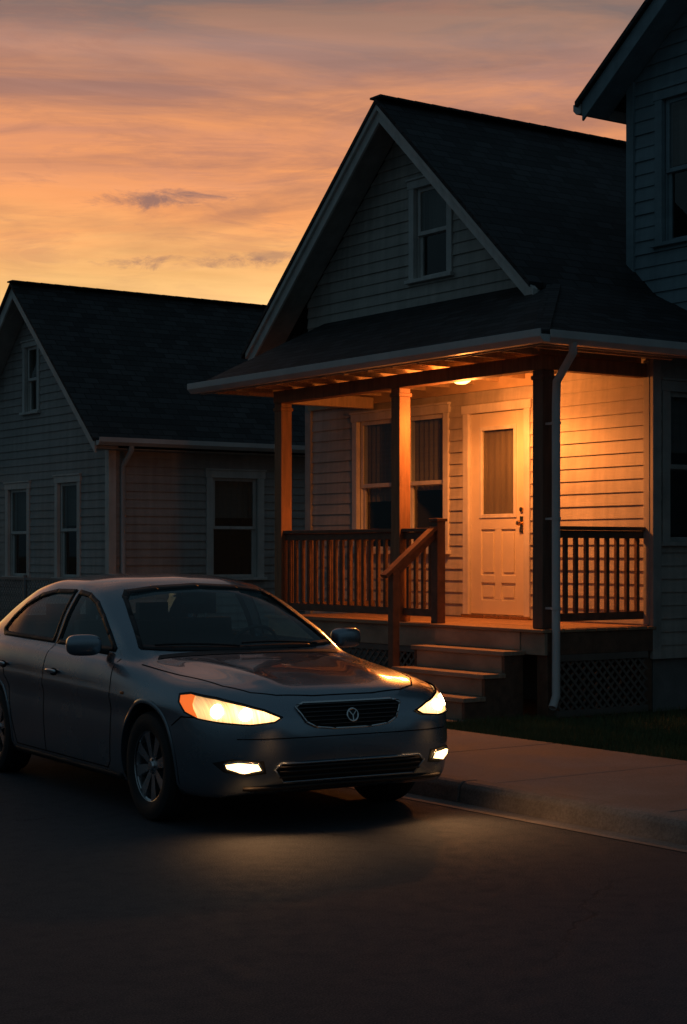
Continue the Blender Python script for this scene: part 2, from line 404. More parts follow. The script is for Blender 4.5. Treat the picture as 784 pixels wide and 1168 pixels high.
for (p,q,r,s_) in ((a0+stl-.02,a0+stl+.02,g0-.02,g1+.02),(a1-stl-.02,a1-stl+.02,g0-.02,g1+.02)): wbox(dr,Wf,p,q,r,s_,-.03,.008,m_trim)
wbox(dr,Wf,a0+stl+.02,a1-stl-.02,g0-.02,g0+.02,-.03,.007,m_trim); wbox(dr,Wf,a0+stl+.02,a1-stl-.02,g1-.02,g1+.02,-.03,.007,m_trim)
m_lite=M('door_curtain',(.27,.20,.13),.8,var=.15,vs=2,sc=(1,8,.6))
lf0,lf1=a0+stl,a1-stl; nf=40
for k in range(nf):
    p=lf0+(lf1-lf0)*k/nf; q=lf0+(lf1-lf0)*(k+1)/nf
    w0=-.05-.003*math.sin(k*.9); w1=-.05-.003*math.sin((k+1)*.9)
    dr.face([Wf(p,g0,w0),Wf(q,g0,w1),Wf(q,g1,w1),Wf(p,g1,w0)],m_lite)
dr.make('front_door',house,bevel=.004)
dg=MB(); dg.face([Wf(a0+stl,g0,-.02),Wf(a1-stl,g0,-.02),Wf(a1-stl,g1,-.02),Wf(a0+stl,g1,-.02)],m_glass); dg.make('door_glass',house,recalc=False)
kn=MB()
kn.lathe([(0,.07),(.02,.068),(.03,.05),(.022,.03),(.012,.02),(.012,0)],Wf(a0+.06,1.90,-.005),(-1,0,0),m_brass,20)
kn.lathe([(0,.02),(.025,.018),(.028,0)],Wf(a0+.06,2.04,-.005),(-1,0,0),m_brass,20)
wbox(kn,Wf,a0+.035,a0+.085,1.80,1.97,-.005,.004,m_brass)
kn.make('door_handle',house,smooth=True)
LX,LY=10.98,13.45
m_lamp=M('lamp_glass',(1,.8,.5),.4,em=(1,.50,.16),es=5)
lf_=MB(); lf_.lathe([(.0,-.15),(.05,-.145),(.09,-.12),(.11,-.07),(.112,-.02)],(LX,LY,3.44),(0,0,1),m_lamp,28)
lf_.lathe([(.112,-.025),(.135,-.02),(.135,0),(0,0)],(LX,LY,3.44),(0,0,1),m_brass,28); lf_.make('porch_ceiling_light',house,smooth=True)
def lamp(name,kind,loc,energy,color,parent=None,radius=.05,**k):
    l=bpy.data.lights.new(name,kind); l.energy=energy; l.color=color
    if kind!='SUN': l.shadow_soft_size=radius
    for a,b_ in k.items(): setattr(l,a,b_)
    o=bpy.data.objects.new(name,l); col.objects.link(o); o.location=loc
    if parent: o.parent=parent
    return o
lamp('porch_bulb','POINT',(LX-.22,LY-.36,3.14),58,(1,.29,.055),house,.10)
lamp('porch_downlight','SPOT',(LX-.22,LY-.40,3.17),150,(1,.29,.055),house,.10,spot_size=math.radians(168),spot_blend=.45)

# ============================================================ TALL HOUSE (right)
tall=empty('two_story_house')
tr=MB(); gl=MB(); sd=MB(); rf=MB(); Wt=WX(13.0)
ops=[window(tr,gl,Wt,11.75,12.72,4.80,6.38,m_sidingC,.10,.45)]
TA,TZ,TS=9.9,9.17,.78
siding(sd,Wt,GZ+.4,TZ-.05,lambda z:max(6.7,TA-(TZ-.1-z)/TS),lambda z:min(13.1,TA+(TZ-.1-z)/TS),ops,m_sidingC,.14)
sd.make('siding',tall,recalc=False)
w=MB(); w.box(13.03,20,13.07,13.1,.1,6.4,m_sidingC); w.box(13.03,20,6.7,6.73,.1,6.4,m_sidingC); w.box(13.01,13.03,6.7,13.06,.0,.55,m_found); w.make('side_walls',tall)
tr.box(12.955,13.0,13.02,13.125,3.6,6.55,m_sidingC)
for yB in (13.42,6.38):
    zB=TZ-TS*abs(yB-TA)
    rake(TA,TZ,yB,zB,12.60,12.63,.2,m_sidingC,tr,.055); rake(TA,TZ,yB,zB,12.631,12.98,.02,m_sidingC,tr,.16)
tr.make('trim',tall,bevel=.004); gl.make('window_panes',tall,recalc=False)
zB=TZ-TS*3.58
slab(rf,[(12.55,TA,TZ),(12.55,TA+3.58,zB),(20,TA+3.58,zB),(20,TA,TZ)],.055,m_shA)
slab(rf,[(12.55,TA,TZ),(20,TA,TZ),(20,TA-3.58,zB),(12.55,TA-3.58,zB)],.055,m_shA)
rf.make('roof',tall,roofuv=True)
g=MB(); g.prism([(12.6,13.44+a,z-3.5+zB-.02) for a,z in [(0,3.395),(.07,3.395),(.115,3.44),(.115,3.505),(0,3.505)]],(7,0,0),m_gutter); g.make('gutters',tall)

# ============================================================ LEFT HOUSE
left=empty('clapboard_house'); 
tr=MB(); gl=MB(); sd=MB(); rf=MB(); Wl=WX(11.6); Wls=WY(22.2)
LA,LZ,LS=24.67,5.77,.91
ops=[window(tr,gl,Wl,24.5,25.1,3.80,4.90,m_trim,.08,.4),window(tr,gl,Wl,24.85,25.75,1.22,2.70,m_trim,.10,.5),window(tr,gl,Wl,23.1,23.95,1.22,2.75,m_trim,.10,.45)]
siding(sd,Wl,.45,LZ-.1,lambda z:max(22.2,LA-(LZ-.12-z)/LS),lambda z:min(27.14,LA+(LZ-.12-z)/LS),ops,m_sidingB,.12)
ops=[window(tr,gl,Wls,13.2,14.22,1.22,2.83,m_trim,.11,.4)]
siding(sd,Wls,.45,3.1,lambda z:11.6,lambda z:19,ops,m_sidingB,.12)
sd.make('siding',left,recalc=False)
w=MB(); w.box(11.62,19,22.22,22.25,.0,.46,m_found); w.box(11.62,11.65,22.25,27.1,.0,.46,m_found); w.box(11.62,19,27.1,27.13,.0,3.2,m_sidingB); w.make('foundation_and_side_wall',left)
tr.box(11.56,11.68,22.16,22.2,.4,3.2,m_trim); tr.box(11.56,11.6,22.2,22.28,.4,3.2,m_trim)
for yB in (21.90,27.44):
    zB=LZ-LS*abs(yB-LA); rake(LA,LZ,yB,zB,11.20,11.23,.19,m_trim,tr,.05); rake(LA,LZ,yB,zB,11.231,11.58,.02,m_trimd,tr,.14)
tr.box(11.231,19,21.92,22.19,3.07,3.09,m_trimd)
tr.make('trim',left,bevel=.004); gl.make('window_panes',left,recalc=False)
zB=LZ-LS*2.8
slab(rf,[(11.16,LA,LZ),(11.16,LA+2.8,zB),(19,LA+2.8,zB),(19,LA,LZ)],.05,m_shB)
slab(rf,[(11.16,LA,LZ),(19,LA,LZ),(19,LA-2.8,zB),(11.16,LA-2.8,zB)],.05,m_shB)
rf.make('roof',left,roofuv=True)
cap=MB(); x=11.16
while x<19: cap.beam((x,LA,LZ+.014),(min(19,x+.235),LA,LZ+.010),.20,.022,m_shB); x+=.24
cap.make('ridge_caps',left,roofuv=True)
g=MB(); g.prism([(11.2,21.86+a,z-3.5+zB) for a,z in gp],(7.8,0,0),m_gutter); g.make('gutters',left)
pipe('downspout',[(11.75,21.82,3.15),(11.75,21.84,3.05),(11.78,22.14,2.85),(11.78,22.14,.3),(11.75,22.0,.2)],.038,m_gutter,left)

# ============================================================ FENCE
fe=empty('chain_link_fence'); fm=MB()
yy=20.5
while yy<34: 
    fm.lathe([(0,1.28),(.028,1.27),(.028,.05)],(10.6,yy,0),(0,0,1),m_chain,10); yy+=2.4
fm.beam((10.6,20.5,1.22),(10.6,33,1.22),.035,.035,m_chain)
s=.085; c=20.5-1.1
while c<33:
    for sg in (1,-1):
        p0=(10.6+.004*sg,c if sg>0 else c+1.05,.15); p1=(10.6+.004*sg,c+1.05 if sg>0 else c,1.2)
        if min(p0[1],p1[1])>20.4: fm.beam(p0,p1,.006,.006,m_chain)
    c+=s
fm.make('posts_and_mesh',fe)

# ============================================================ GROUND
g=MB(); g.face([(-600,-600,-.03),(600,-600,-.03),(600,600,-.03),(-600,600,-.03)],m_ground); g.make('ground',recalc=False)
g=MB(); g.face([(-4.6,-150,0),(6.96,-150,0),(6.96,250,0),(-4.6,250,0)],m_asph); g.make('road',recalc=False)
g=MB(); g.box(7.10,90,-150,250,-.02,.095,m_soil); g.box(-90,-4.75,-150,250,-.02,.095,m_soil); g.make('yard_soil')
kb=MB(); sl=MB()
y=-31.35
while y<90:
    kb.prism([(6.95,y+.008,-.02),(6.965,y+.008,.10),(6.985,y+.008,.125),(7.01,y+.008,.135),(7.13,y+.008,.135),(7.13,y+.008,-.02)],(0,2.084,0),m_kerb)
    kb.prism([(-4.6,y+.006,-.02),(-4.62,y+.006,.12),(-4.78,y+.006,.135),(-4.78,y+.006,-.02)],(0,2.088,0),m_kerb); y+=2.1
kb.make('kerb',bevel=.010)
y=-30.6
while y<90:
    dz=random.uniform(-.003,.003)
    sl.box(7.14,9.02,y+.008,y+1.492,.05,.130+dz,m_conc); sl.box(-6.4,-4.79,y+.008,y+1.492,.05,.130+dz,m_conc); y+=1.5
sl.make('sidewalk',bevel=.008)
g=MB()
g.box(9.03,9.62,11.7,13.15,.05,.126,m_conc)
g.box(9.64,10.28,11.68,13.15,.04,.112,m_conc); g.make('front_walkway',bevel=.008)
g=MB(); g.face([(6.78,-150,.004),(6.949,-150,.004),(6.949,250,.004),(6.78,250,.004)],m_kerb); g.make('gutter_pan',recalc=False)

m_grass,t,b=newmat('grass_blades'); 
oi=t.new('ShaderNodeTexCoord').outputs['Object']; n=t.noise(oi,1.3,4); n2=t.noise(oi,25,2)
c=t.mix(t.mr(n,.35,.65,0,1),(.05,.085,.025),(.10,.13,.045)); c=t.mix(t.mr(n2,.5,.75,0,.5),c,(.15,.13,.06)); t.put(b.inputs['Base Color'],c); b.inputs['Roughness'].default_value=.7
def grass(name,regions):
    V=[];F=[]
    for (x0,x1,y0,y1,n) in regions:
        P=rng.uniform((x0,y0),(x1,y1),(n,2)); A=rng.uniform(0,math.tau,n); H=rng.uniform(.03,.085,n); L=rng.uniform(.0,.05,n); B=rng.uniform(0,math.tau,n)
        for i in range(n):
            x,y=P[i]; dx,dy=math.cos(A[i])*.004,math.sin(A[i])*.004; k=len(V)
            V+=[(x-dx,y-dy,.09),(x+dx,y+dy,.09),(x+math.cos(B[i])*L[i],y+math.sin(B[i])*L[i],.095+H[i])]; F.append((k,k+1,k+2))
    me=bpy.data.meshes.new(name); me.from_pydata(V,[],F); me.materials.append(m_grass); o=bpy.data.objects.new(name,me); col.objects.link(o)
grass('grass',[(9.0,10.3,7.5,11.66,30000),(10.3,13,7.5,11.4,24000),(9.0,10.3,13.2,16,7000),(9.0,11.6,16,27,22000),(7.5+1.6,13,3,7.5,6000)])

# ============================================================ CAR
car=empty('parked_car')
def paintmat():
    m,t,b=newmat('car_paint'); tc=t.new('ShaderNodeTexCoord').outputs['Object']
    n=t.noise(tc,900,2,.8); c=t.mix(t.mr(n,.35,.65,0,1),(.19,.235,.285),(.31,.37,.43)); t.put(b.inputs['Base Color'],c)
    d=t.noise(tc,3,5); t.put(b.inputs['Roughness'],t.mr(d,.3,.7,.22,.30))
    b.inputs['Metallic'].default_value=.8; b.inputs['Coat Weight'].default_value=1; b.inputs['Coat Roughness'].default_value=.03
    return m
m_paint=paintmat()
m_black=M('black_plastic',(.015,.015,.016),.55,var=.2); m_well=M('wheel_well',(.008,.008,.008),.9)
m_seam=M('panel_gap',(.004,.004,.004),.9,spec=.1); m_rub=M('tyre_rubber',(.018,.018,.019),.75,var=.3,bump=.2)
m_alloy=M('alloy',(.62,.63,.65),.28,metal=1,var=.08); m_chrome=M('chrome',(.75,.75,.76),.12,metal=1,var=.05)
m_brake=M('brake_steel',(.12,.11,.11),.5,metal=.8); m_seat=M('seat_fabric',(.085,.08,.075),.9); m_cglass=glassmat('car_glass',(.66,.80,.80),.06,.01)
m_lens=glassmat('lamp_lens',(.95,.95,.95),.05,.02)
T=[
(2.28,[(0,.44),(.30,.44),(.34,.46),(.36,.50),(.355,.54),(.34,.56),(.3,.57),(.24,.575),(.18,.58),(.1,.58),(0,.58)]),
(2.255,[(0,.34),(.44,.34),(.50,.38),(.53,.48),(.52,.57),(.50,.62),(.44,.65),(.36,.665),(.27,.67),(.15,.675),(0,.68)]),
(2.20,[(0,.26),(.58,.26),(.65,.32),(.68,.46),(.67,.60),(.64,.68),(.56,.72),(.45,.735),(.34,.745),(.18,.75),(0,.755)]),
(2.10,[(0,.22),(.68,.22),(.76,.29),(.785,.46),(.775,.62),(.73,.72),(.63,.77),(.50,.79),(.38,.80),(.2,.808),(0,.81)]),
(1.95,[(0,.20),(.74,.20),(.82,.28),(.845,.47),(.835,.65),(.79,.76),(.68,.81),(.55,.83),(.42,.84),(.22,.848),(0,.85)]),
(1.75,[(0,.19),(.77,.19),(.85,.27),(.875,.50),(.865,.69),(.81,.80),(.70,.845),(.57,.865),(.44,.877),(.24,.884),(0,.887)]),
(1.36,[(0,.18),(.79,.18),(.865,.26),(.89,.55),(.88,.73),(.82,.84),(.72,.885),(.60,.905),(.46,.917),(.25,.926),(0,.93)]),
(1.05,[(0,.18),(.79,.18),(.865,.26),(.885,.55),(.885,.75),(.84,.87),(.76,.915),(.70,.93),(.62,.938),(.30,.955),(0,.96)]),
(.92,[(0,.18),(.79,.18),(.865,.26),(.885,.55),(.885,.76),(.845,.885),(.785,.925),(.755,.945),(.72,.965),(.32,1.0),(0,1.012)]),
(.75,[(0,.18),(.79,.18),(.865,.26),(.885,.55),(.885,.77),(.85,.895),(.795,.94),(.765,.985),(.725,1.045),(.32,1.105),(0,1.12)]),
(.50,[(0,.18),(.79,.18),(.865,.26),(.885,.55),(.885,.775),(.853,.90),(.80,.95),(.745,1.07),(.675,1.17),(.31,1.235),(0,1.25)]),
(.25,[(0,.18),(.79,.18),(.865,.26),(.885,.55),(.887,.78),(.855,.905),(.80,.96),(.73,1.14),(.62,1.29),(.30,1.355),(0,1.37)]),
(0,[(0,.18),(.79,.18),(.865,.26),(.885,.55),(.887,.785),(.855,.91),(.80,.965),(.715,1.19),(.58,1.365),(.29,1.42),(0,1.43)]),
(-.35,[(0,.18),(.79,.18),(.865,.26),(.885,.55),(.887,.79),(.855,.92),(.80,.975),(.71,1.205),(.565,1.395),(.28,1.445),(0,1.455)]),
(-.75,[(0,.18),(.79,.18),(.865,.26),(.885,.55),(.887,.80),(.855,.93),(.80,.985),(.71,1.21),(.565,1.395),(.28,1.443),(0,1.452)]),
(-1.05,[(0,.18),(.79,.18),(.865,.26),(.89,.55),(.89,.80),(.855,.935),(.80,.995),(.715,1.20),(.575,1.36),(.29,1.41),(0,1.42)]),
(-1.30,[(0,.18),(.79,.18),(.865,.26),(.89,.55),(.89,.80),(.852,.94),(.795,1.0),(.72,1.15),(.60,1.28),(.30,1.325),(0,1.335)]),
(-1.55,[(0,.19),(.78,.19),(.86,.27),(.885,.54),(.885,.80),(.845,.94),(.79,1.0),(.735,1.08),(.64,1.16),(.32,1.195),(0,1.205)]),
(-1.78,[(0,.20),(.77,.20),(.85,.28),(.875,.53),(.87,.79),(.83,.945),(.77,1.0),(.71,1.04),(.62,1.07),(.32,1.085),(0,1.09)]),
(-2.05,[(0,.22),(.73,.22),(.81,.30),(.84,.52),(.83,.76),(.79,.925),(.73,.98),(.67,1.01),(.58,1.035),(.30,1.05),(0,1.055)]),
(-2.22,[(0,.26),(.66,.26),(.74,.33),(.78,.52),(.77,.72),(.72,.87),(.66,.92),(.60,.945),(.52,.96),(.28,.97),(0,.975)]),
(-2.30,[(0,.34),(.50,.34),(.58,.38),(.62,.52),(.61,.66),(.56,.75),(.50,.78),(.44,.79),(.38,.80),(.20,.805),(0,.81)]),
][::-1]
def pchip(xs,ys,xq):
    xs=np.asarray(xs,float);ys=np.asarray(ys,float);h=np.diff(xs);d=np.diff(ys,axis=0)/h.reshape(-1,*([1]*(ys.ndim-1)))
    m=np.zeros_like(ys); m[0]=d[0]; m[-1]=d[-1]
    a,b_=d[:-1],d[1:]; pr=a*b_
    with np.errstate(divide='ignore',invalid='ignore'): hm=np.where(pr>0,2*pr/(a+b_),0)
    m[1:-1]=hm
    idx=np.clip(np.searchsorted(xs,xq,side='right')-1,0,len(xs)-2)
    hh=h[idx]; tt=(xq-xs[idx])/hh; sh=(-1,)+(1,)*(ys.ndim-1); tt=tt.reshape(sh); hh=hh.reshape(sh)
    return ((2*tt**3-3*tt**2+1)*ys[idx]+(tt**3-2*tt**2+tt)*hh*m[idx]+(-2*tt**3+3*tt**2)*ys[idx+1]+(tt**3-tt**2)*hh*m[idx+1])
TX=np.array([a for a,_ in T]); TP=np.array([p for _,p in T])
def section(xq,sub=5):
    S=pchip(TX,TP,np.asarray(xq,float))
    s=np.arange(11); q=np.linspace(0,10,10*sub+1)
    out=pchip(s,np.swapaxes(S,0,1),q)
    return np.swapaxes(out,0,1)
def loft(name,xs,secs,mats,midx):
    nx,nq,_=secs.shape; V=[];F=[]
    ring=2*nq-2
    for i in range(nx):
        for j in range(nq): V.append((xs[i],secs[i,j,0],secs[i,j,1]))
        for j in range(nq-2,0,-1): V.append((xs[i],-secs[i,j,0],secs[i,j,1]))
    for i in range(nx-1):
        for j in range(ring):
            k=(j+1)%ring; F.append((i*ring+j,(i+1)*ring+j,(i+1)*ring+k,i*ring+k))
    for i in (0,nx-1):
        zc=(secs[i,:,1].min()+secs[i,:,1].max())/2; c=len(V); V.append((xs[i],0,zc))
        for j in range(ring):
            k=(j+1)%ring; F.append((c,i*ring+j,i*ring+k))
    me=bpy.data.meshes.new(name); me.from_pydata(V,[],F)
    for m in mats: me.materials.append(m)
    me.polygons.foreach_set('material_index',[midx]*len(F))
    bm=bmesh.new(); bm.from_mesh(me); bmesh.ops.remove_doubles(bm,verts=bm.verts,dist=1e-6); bmesh.ops.recalc_face_normals(bm,faces=bm.faces); bm.to_mesh(me)
    return me,bm
xs=np.concatenate([np.linspace(-2.30,-2.0,12),np.linspace(-1.96,1.9,100),np.linspace(1.93,2.2,14),np.linspace(2.21,2.28,10)])
secs=section(xs,6)
def bumpf(v,c,w): return np.exp(-((v-c)/w)**2)
X=xs[:,None]; fade=np.clip((X+2.1)/.4,0,1)*np.clip((1.9-X)/.5,0,1)
zz=secs[:,:,1]; yy_=secs[:,:,0]
line=.715+.02*(-X)*.5
side_m=(yy_>.80)
secs[:,:,0]+=side_m*fade*(.010*bumpf(zz,line,.035)-.007*bumpf(zz,line-.09,.06))
hf=np.clip((X-1.0)/.25,0,1)*np.clip((2.12-X)/.2,0,1); hy=.52-.16*(X-1.0)
secs[:,:,1]+=(zz>.6)*(yy_<.80)*hf*.012*bumpf(yy_,hy,.075)
for _ in range(3):
    s2=secs.copy(); s2[6:-12]=(secs[5:-13]+2*secs[6:-12]+secs[7:-11])/4; secs=s2
body_me,bbm=loft('car_body',xs,secs,[m_paint,m_well,m_seat],0)
bvh=BVHTree.FromBMesh(bbm)
body=bpy.data.objects.new('body',body_me); col.objects.link(body)
xc=np.linspace(-1.5,.86,60); S=section(xc,5)[:,25:,:].copy()
S[:,:,0]=np.maximum(0,S[:,:,0]-.045); S[:,:,1]-=.035
S[:,-1,0]=0
bot=np.zeros((len(xc),2,2)); bot[:,0]=(0,.42); bot[:,1]=(.76,.42)
S=np.concatenate([bot,S],axis=1)
cav_me,cb=loft('cav',xc,S,[m_paint,m_well,m_seat],2); cb.free()
def tmpobj(me): o=bpy.data.objects.new('tmp',me); col.objects.link(o); return o
def prism_me(pts,vec,idx):
    mb=MB(); mb.prism(pts,vec,m_paint); me=bpy.data.meshes.new('p'); me.from_pydata(mb.v,[],mb.f)
    for m in (m_paint,m_well,m_seat): me.materials.append(m)
    me.polygons.foreach_set('material_index',[idx]*len(mb.f))
    bm=bmesh.new(); bm.from_mesh(me); bmesh.ops.recalc_face_normals(bm,faces=bm.faces); bm.to_mesh(me); bm.free(); return me
WFR=[(.66,.985),(.50,1.075),(.30,1.185),(.12,1.265),(-.06,1.312),(-.24,1.328),(-.27,.995)]
WRR=[(-.35,.998),(-.33,1.33),(-.65,1.327),(-.90,1.295),(-1.10,1.225),(-1.27,1.13),(-1.36,1.045),(-1.30,1.012)]
WS=[(-.685,1.005),(-.5,.993),(0,.985),(.5,.993),(.685,1.005),(.66,1.06),(.60,1.19),(.545,1.30),(.50,1.335),(.3,1.36),(0,1.375),(-.3,1.36),(-.50,1.335),(-.545,1.30),(-.60,1.19),(-.66,1.06)]
WB=[(-.62,1.13),(0,1.13),(.62,1.13),(.56,1.26),(.52,1.30),(0,1.36),(-.52,1.30),(-.56,1.26)]
RAX,FAX,WR=-1.32,1.36,.325
cut=[cav_me]
for w_ in (WFR,WRR): cut.append(prism_me([(x,-1.2,z) for x,z in w_],(0,2.4,0),0))
cut.append(prism_me([(.25,y,z) for y,z in WS],(1.2,0,0),0))
cut.append(prism_me([(-1.9,y,z) for y,z in WB],(.75,0,0),0))
for ax in (RAX,FAX):
    for s in (1,-1):
        pts=[(ax+.372*math.cos(a),s*.60,.335+.372*math.sin(a)) for a in np.linspace(0,2*math.pi,64,endpoint=False)]
        cut.append(prism_me(pts,(0,s*.5,0),1))
for me in cut:
    c=tmpobj(me); md=body.modifiers.new('b','BOOLEAN'); md.operation='DIFFERENCE'; md.solver='EXACT'; md.object=c
    dg_=bpy.context.evaluated_depsgraph_get(); new=bpy.data.meshes.new_from_object(body.evaluated_get(dg_)); body.modifiers.clear(); body.data=new
    bpy.data.objects.remove(c)
print('BODY',len(body.data.polygons))
body.data.polygons.foreach_set('use_smooth',[True]*len(body.data.polygons)); body.data.set_sharp_from_angle(angle=math.radians(32))
body.parent=car
def patch(name,polys,org,au,av,d,mat,off=.004,step=.04,thick=0,maxd=4):
    org=Vector(org);au=Vector(au);av=Vector(av);d=Vector(d).normalized()
    bm=bmesh.new()
    for poly in polys:
        pb=bmesh.new(); vs=[pb.verts.new((p[0],p[1],0)) for p in poly]; pb.faces.new(vs)
        for ax in (0,1):
            lo=min(p[ax] for p in poly); hi=max(p[ax] for p in poly); c=lo+step
            while c<hi-1e-4:
                no=(1,0,0) if ax==0 else (0,1,0); co=(c,0,0) if ax==0 else (0,c,0)
                bmesh.ops.bisect_plane(pb,geom=pb.verts[:]+pb.edges[:]+pb.faces[:],plane_co=co,plane_no=no); c+=step
        tm=bpy.data.meshes.new('t'); pb.to_mesh(tm); pb.free(); bm.from_mesh(tm); bpy.data.meshes.remove(tm)
    dead=[]
    for v in bm.verts:
        o=org+au*v.co.x+av*v.co.y; h=bvh.ray_cast(o,d,maxd)
        if h[0] is None: dead.append(v); continue
        n=h[1]; 
        if n.dot(d)>0: n=-n
        v.co=h[0]+n*off
    if dead: bmesh.ops.delete(bm,geom=dead,context='VERTS')
    bmesh.ops.triangulate(bm,faces=[f for f in bm.faces if len(f.verts)>4])
    for f in bm.faces:
        f.normal_update()
        if f.normal.dot(d)>0: f.normal_flip()
        f.smooth=True
    me=bpy.data.meshes.new(name); bm.to_mesh(me); bm.free(); me.materials.append(mat)
    o=bpy.data.objects.new(name,me); col.objects.link(o); o.parent=car
    if thick:
        so=o.modifiers.new('s','SOLIDIFY'); so.thickness=thick; so.offset=1
    return o
def outline(poly,w,closed=True):
    out=[]; n=len(poly)
    for i in range(n if closed else n-1):
        a=Vector(poly[i]);b_=Vector(poly[(i+1)%n]); d=(b_-a)
        if d.length<1e-6: continue
        d.normalize(); nn=Vector((-d.y,d.x))*w/2; e=d*w*.35
        out.append([tuple(a-nn-e),tuple(b_-nn+e),tuple(b_+nn+e),tuple(a+nn-e)])
    return out
def side(name,polys,mat,off=.004,step=.05,thick=0):
    for s,nm in ((-1,'right'),(1,'left')):
        patch(name+'_'+nm,polys,(0,s*2,0),(1,0,0),(0,0,1),(0,-s,0),mat,off,step,thick)
def front(name,polys,mat,off=.004,step=.04,thick=0): patch(name,polys,(4,0,0),(0,1,0),(0,0,1),(-1,0,0),mat,off,step,thick)
side('side_glass',[WFR,WRR],m_cglass,-.004)
side('window_rubber',outline(WFR,.028)+outline(WRR,.028),m_black,.003,.06,.004)
front('windshield',[WS],m_cglass,-.004,.05)
front('windshield_rubber',outline(WS,.024),m_black,.003,.06,.003)
patch('rear_glass',[WB],(-4,0,0),(0,1,0),(0,0,1),(1,0,0),m_cglass,-.004,.05)
seams=outline([(.80,.93),(.83,.80),(.83,.50),(.80,.30),(.76,.26)],.008,False)+outline([(-.305,.99),(-.31,.6),(-.30,.26)],.008,False)
seams+=outline([(-1.40,.99),(-1.33,.90),(-1.10,.80),(-.98,.66),(-.93,.45),(-.86,.26)],.008,False)+outline([(.76,.255),(-.86,.255)],.007,False)
side('door_gaps',seams,m_seam,.0015,.03)
side('front_bumper_gap',outline([(1.70,.60),(1.80,.655),(1.92,.66)],.008,False),m_seam,.0015,.03)
side('sill_trim',[[(.95,.20),(.95,.235),(-.9,.235),(-.9,.20)]],m_black,.004,.05,.006)
hp=outline([(1.06,.77),(1.5,.72),(1.9,.645),(2.06,.55)],.009,False)
for s in (1,-1):
    patch('hood_gap',[[(a,b_*s) for a,b_ in q] for q in hp],(0,0,3),(1,0,0),(0,1,0),(0,0,-1),m_seam,.0015,.03)
patch('hood_front_gap',outline([(2.06,.55),(2.13,.42),(2.165,.2),(2.17,0),(2.165,-.2),(2.13,-.42),(2.06,-.55)],.009,False),(0,0,3),(1,0,0),(0,1,0),(0,0,-1),m_seam,.0015,.03)
patch('cowl',[[(1.045,-.66),(1.075,0),(1.045,.66),(.985,.62),(.995,0),(.985,-.62)]],(0,0,3),(1,0,0),(0,1,0),(0,0,-1),m_black,.004,.05)
G=[(-.35,.715),(-.30,.735),(.30,.735),(.35,.715),(.30,.635),(.24,.605),(.12,.592),(-.12,.592),(-.24,.605),(-.30,.635)]
front('grille',[G],m_well,.004,.03); front('grille_surround',outline(G,.009),m_chrome,.008,.05,.006)
sl_=[]
for z in (.618,.640,.662,.684,.706,.724):
    hw=.345 if z>.69 else (.315 if z>.65 else (.28 if z>.63 else .22)); sl_.append([(-hw,z-.0022),(hw,z-.0022),(hw,z+.0022),(-hw,z+.0022)])
front('grille_slats',sl_,m_brake,.008,.05,.008)
I=[(-.50,.375),(-.46,.41),(.46,.41),(.50,.375),(.44,.305),(-.44,.305)]
front('lower_intake',[I],m_well,.004,.04)
front('intake_slats',[[(-.47,z-.005),(.47,z-.005),(.47,z+.005),(-.47,z+.005)] for z in (.335,.365,.39)],m_black,.006,.06,.008)
front('intake_lip',outline(I,.010),m_paint,.006,.06,.008)
front('bumper_crease',[[(-.70,.548),(.70,.548),(.70,.554),(-.70,.554)]],m_seam,.001,.04)
front('chin_spoiler',[[(-.66,.265),(.66,.265),(.66,.283),(-.66,.283)]],m_black,.004,.05,.012)
e=MB(); h=bvh.ray_cast(Vector((4,0,.665)),Vector((-1,0,0)))
c0=h[0]+Vector((.018,0,0)); ax=Vector((1,0,.22)).normalized()
e.lathe([(.036+.006*math.cos(a),.006*math.sin(a)) for a in np.linspace(0,2*math.pi,10,endpoint=False)],c0,ax,m_chrome,28,True)
e.lathe([(0,.0),(.034,-.002)],c0,ax,m_black,24)
for (p,q) in (((-.022,.022),(0,-.004)),((.022,.022),(0,-.004)),((0,-.004),(0,-.032))):
    up=Vector((-.22,0,1)).normalized(); e.beam(c0+ax*.003+Vector((0,p[0],0))+up*p[1],c0+ax*.003+Vector((0,q[0],0))+up*q[1],.006,.006,m_chrome,(1,0,0))
e.make('emblem',car,smooth=True)
m_hl,t,b=newmat('headlamp_reflector')
tc=t.new('ShaderNodeTexCoord').outputs['Object']; 
sx=t.new('ShaderNodeSeparateXYZ'); t.put(sx.inputs[0],tc)
ay=t.math('ABSOLUTE',sx.outputs[1])
dy=t.math('DIVIDE',t.math('SUBTRACT',ay,.60),.20); dz=t.math('DIVIDE',t.math('SUBTRACT',sx.outputs[2],.695),.07)
r2=t.math('ADD',t.math('MULTIPLY',dy,dy),t.math('MULTIPLY',dz,dz)); fo=t.math('POWER',2.718,t.math('MULTIPLY',r2,-1.1))
rb=t.noise(tc,1,2,.5,0,(1,90,6)); fo=t.math('MULTIPLY',fo,t.mr(rb,.3,.7,.55,1.3))
b.inputs['Base Color'].default_value=(.5,.5,.5,1); b.inputs['Metallic'].default_value=.9; b.inputs['Roughness'].default_value=.25
b.inputs['Emission Color'].default_value=(1,.50,.17,1); t.put(b.inputs['Emission Strength'],t.math('ADD',t.math('MULTIPLY',fo,5.5),.35))
m_bulb=M('headlamp_bulb',(1,.9,.7),.3,em=(1,.80,.50),es=24); m_turn=M('turn_signal',(.8,.2,.03),.2,em=(1,.17,.02),es=1.0)
m_mark=M('side_marker_lens',(.5,.12,.02),.25)
m_fog=M('fog_lamp',(1,.8,.5),.3,em=(1,.60,.22),es=6)
A=math.radians(45)
HL=[(-1.27,.665),(-1.24,.642),(-1.12,.630),(-.95,.640),(-.80,.655),(-.70,.685),(-.645,.735),(-.64,.775),(-.72,.785),(-.90,.765),(-1.06,.735),(-1.18,.705)]
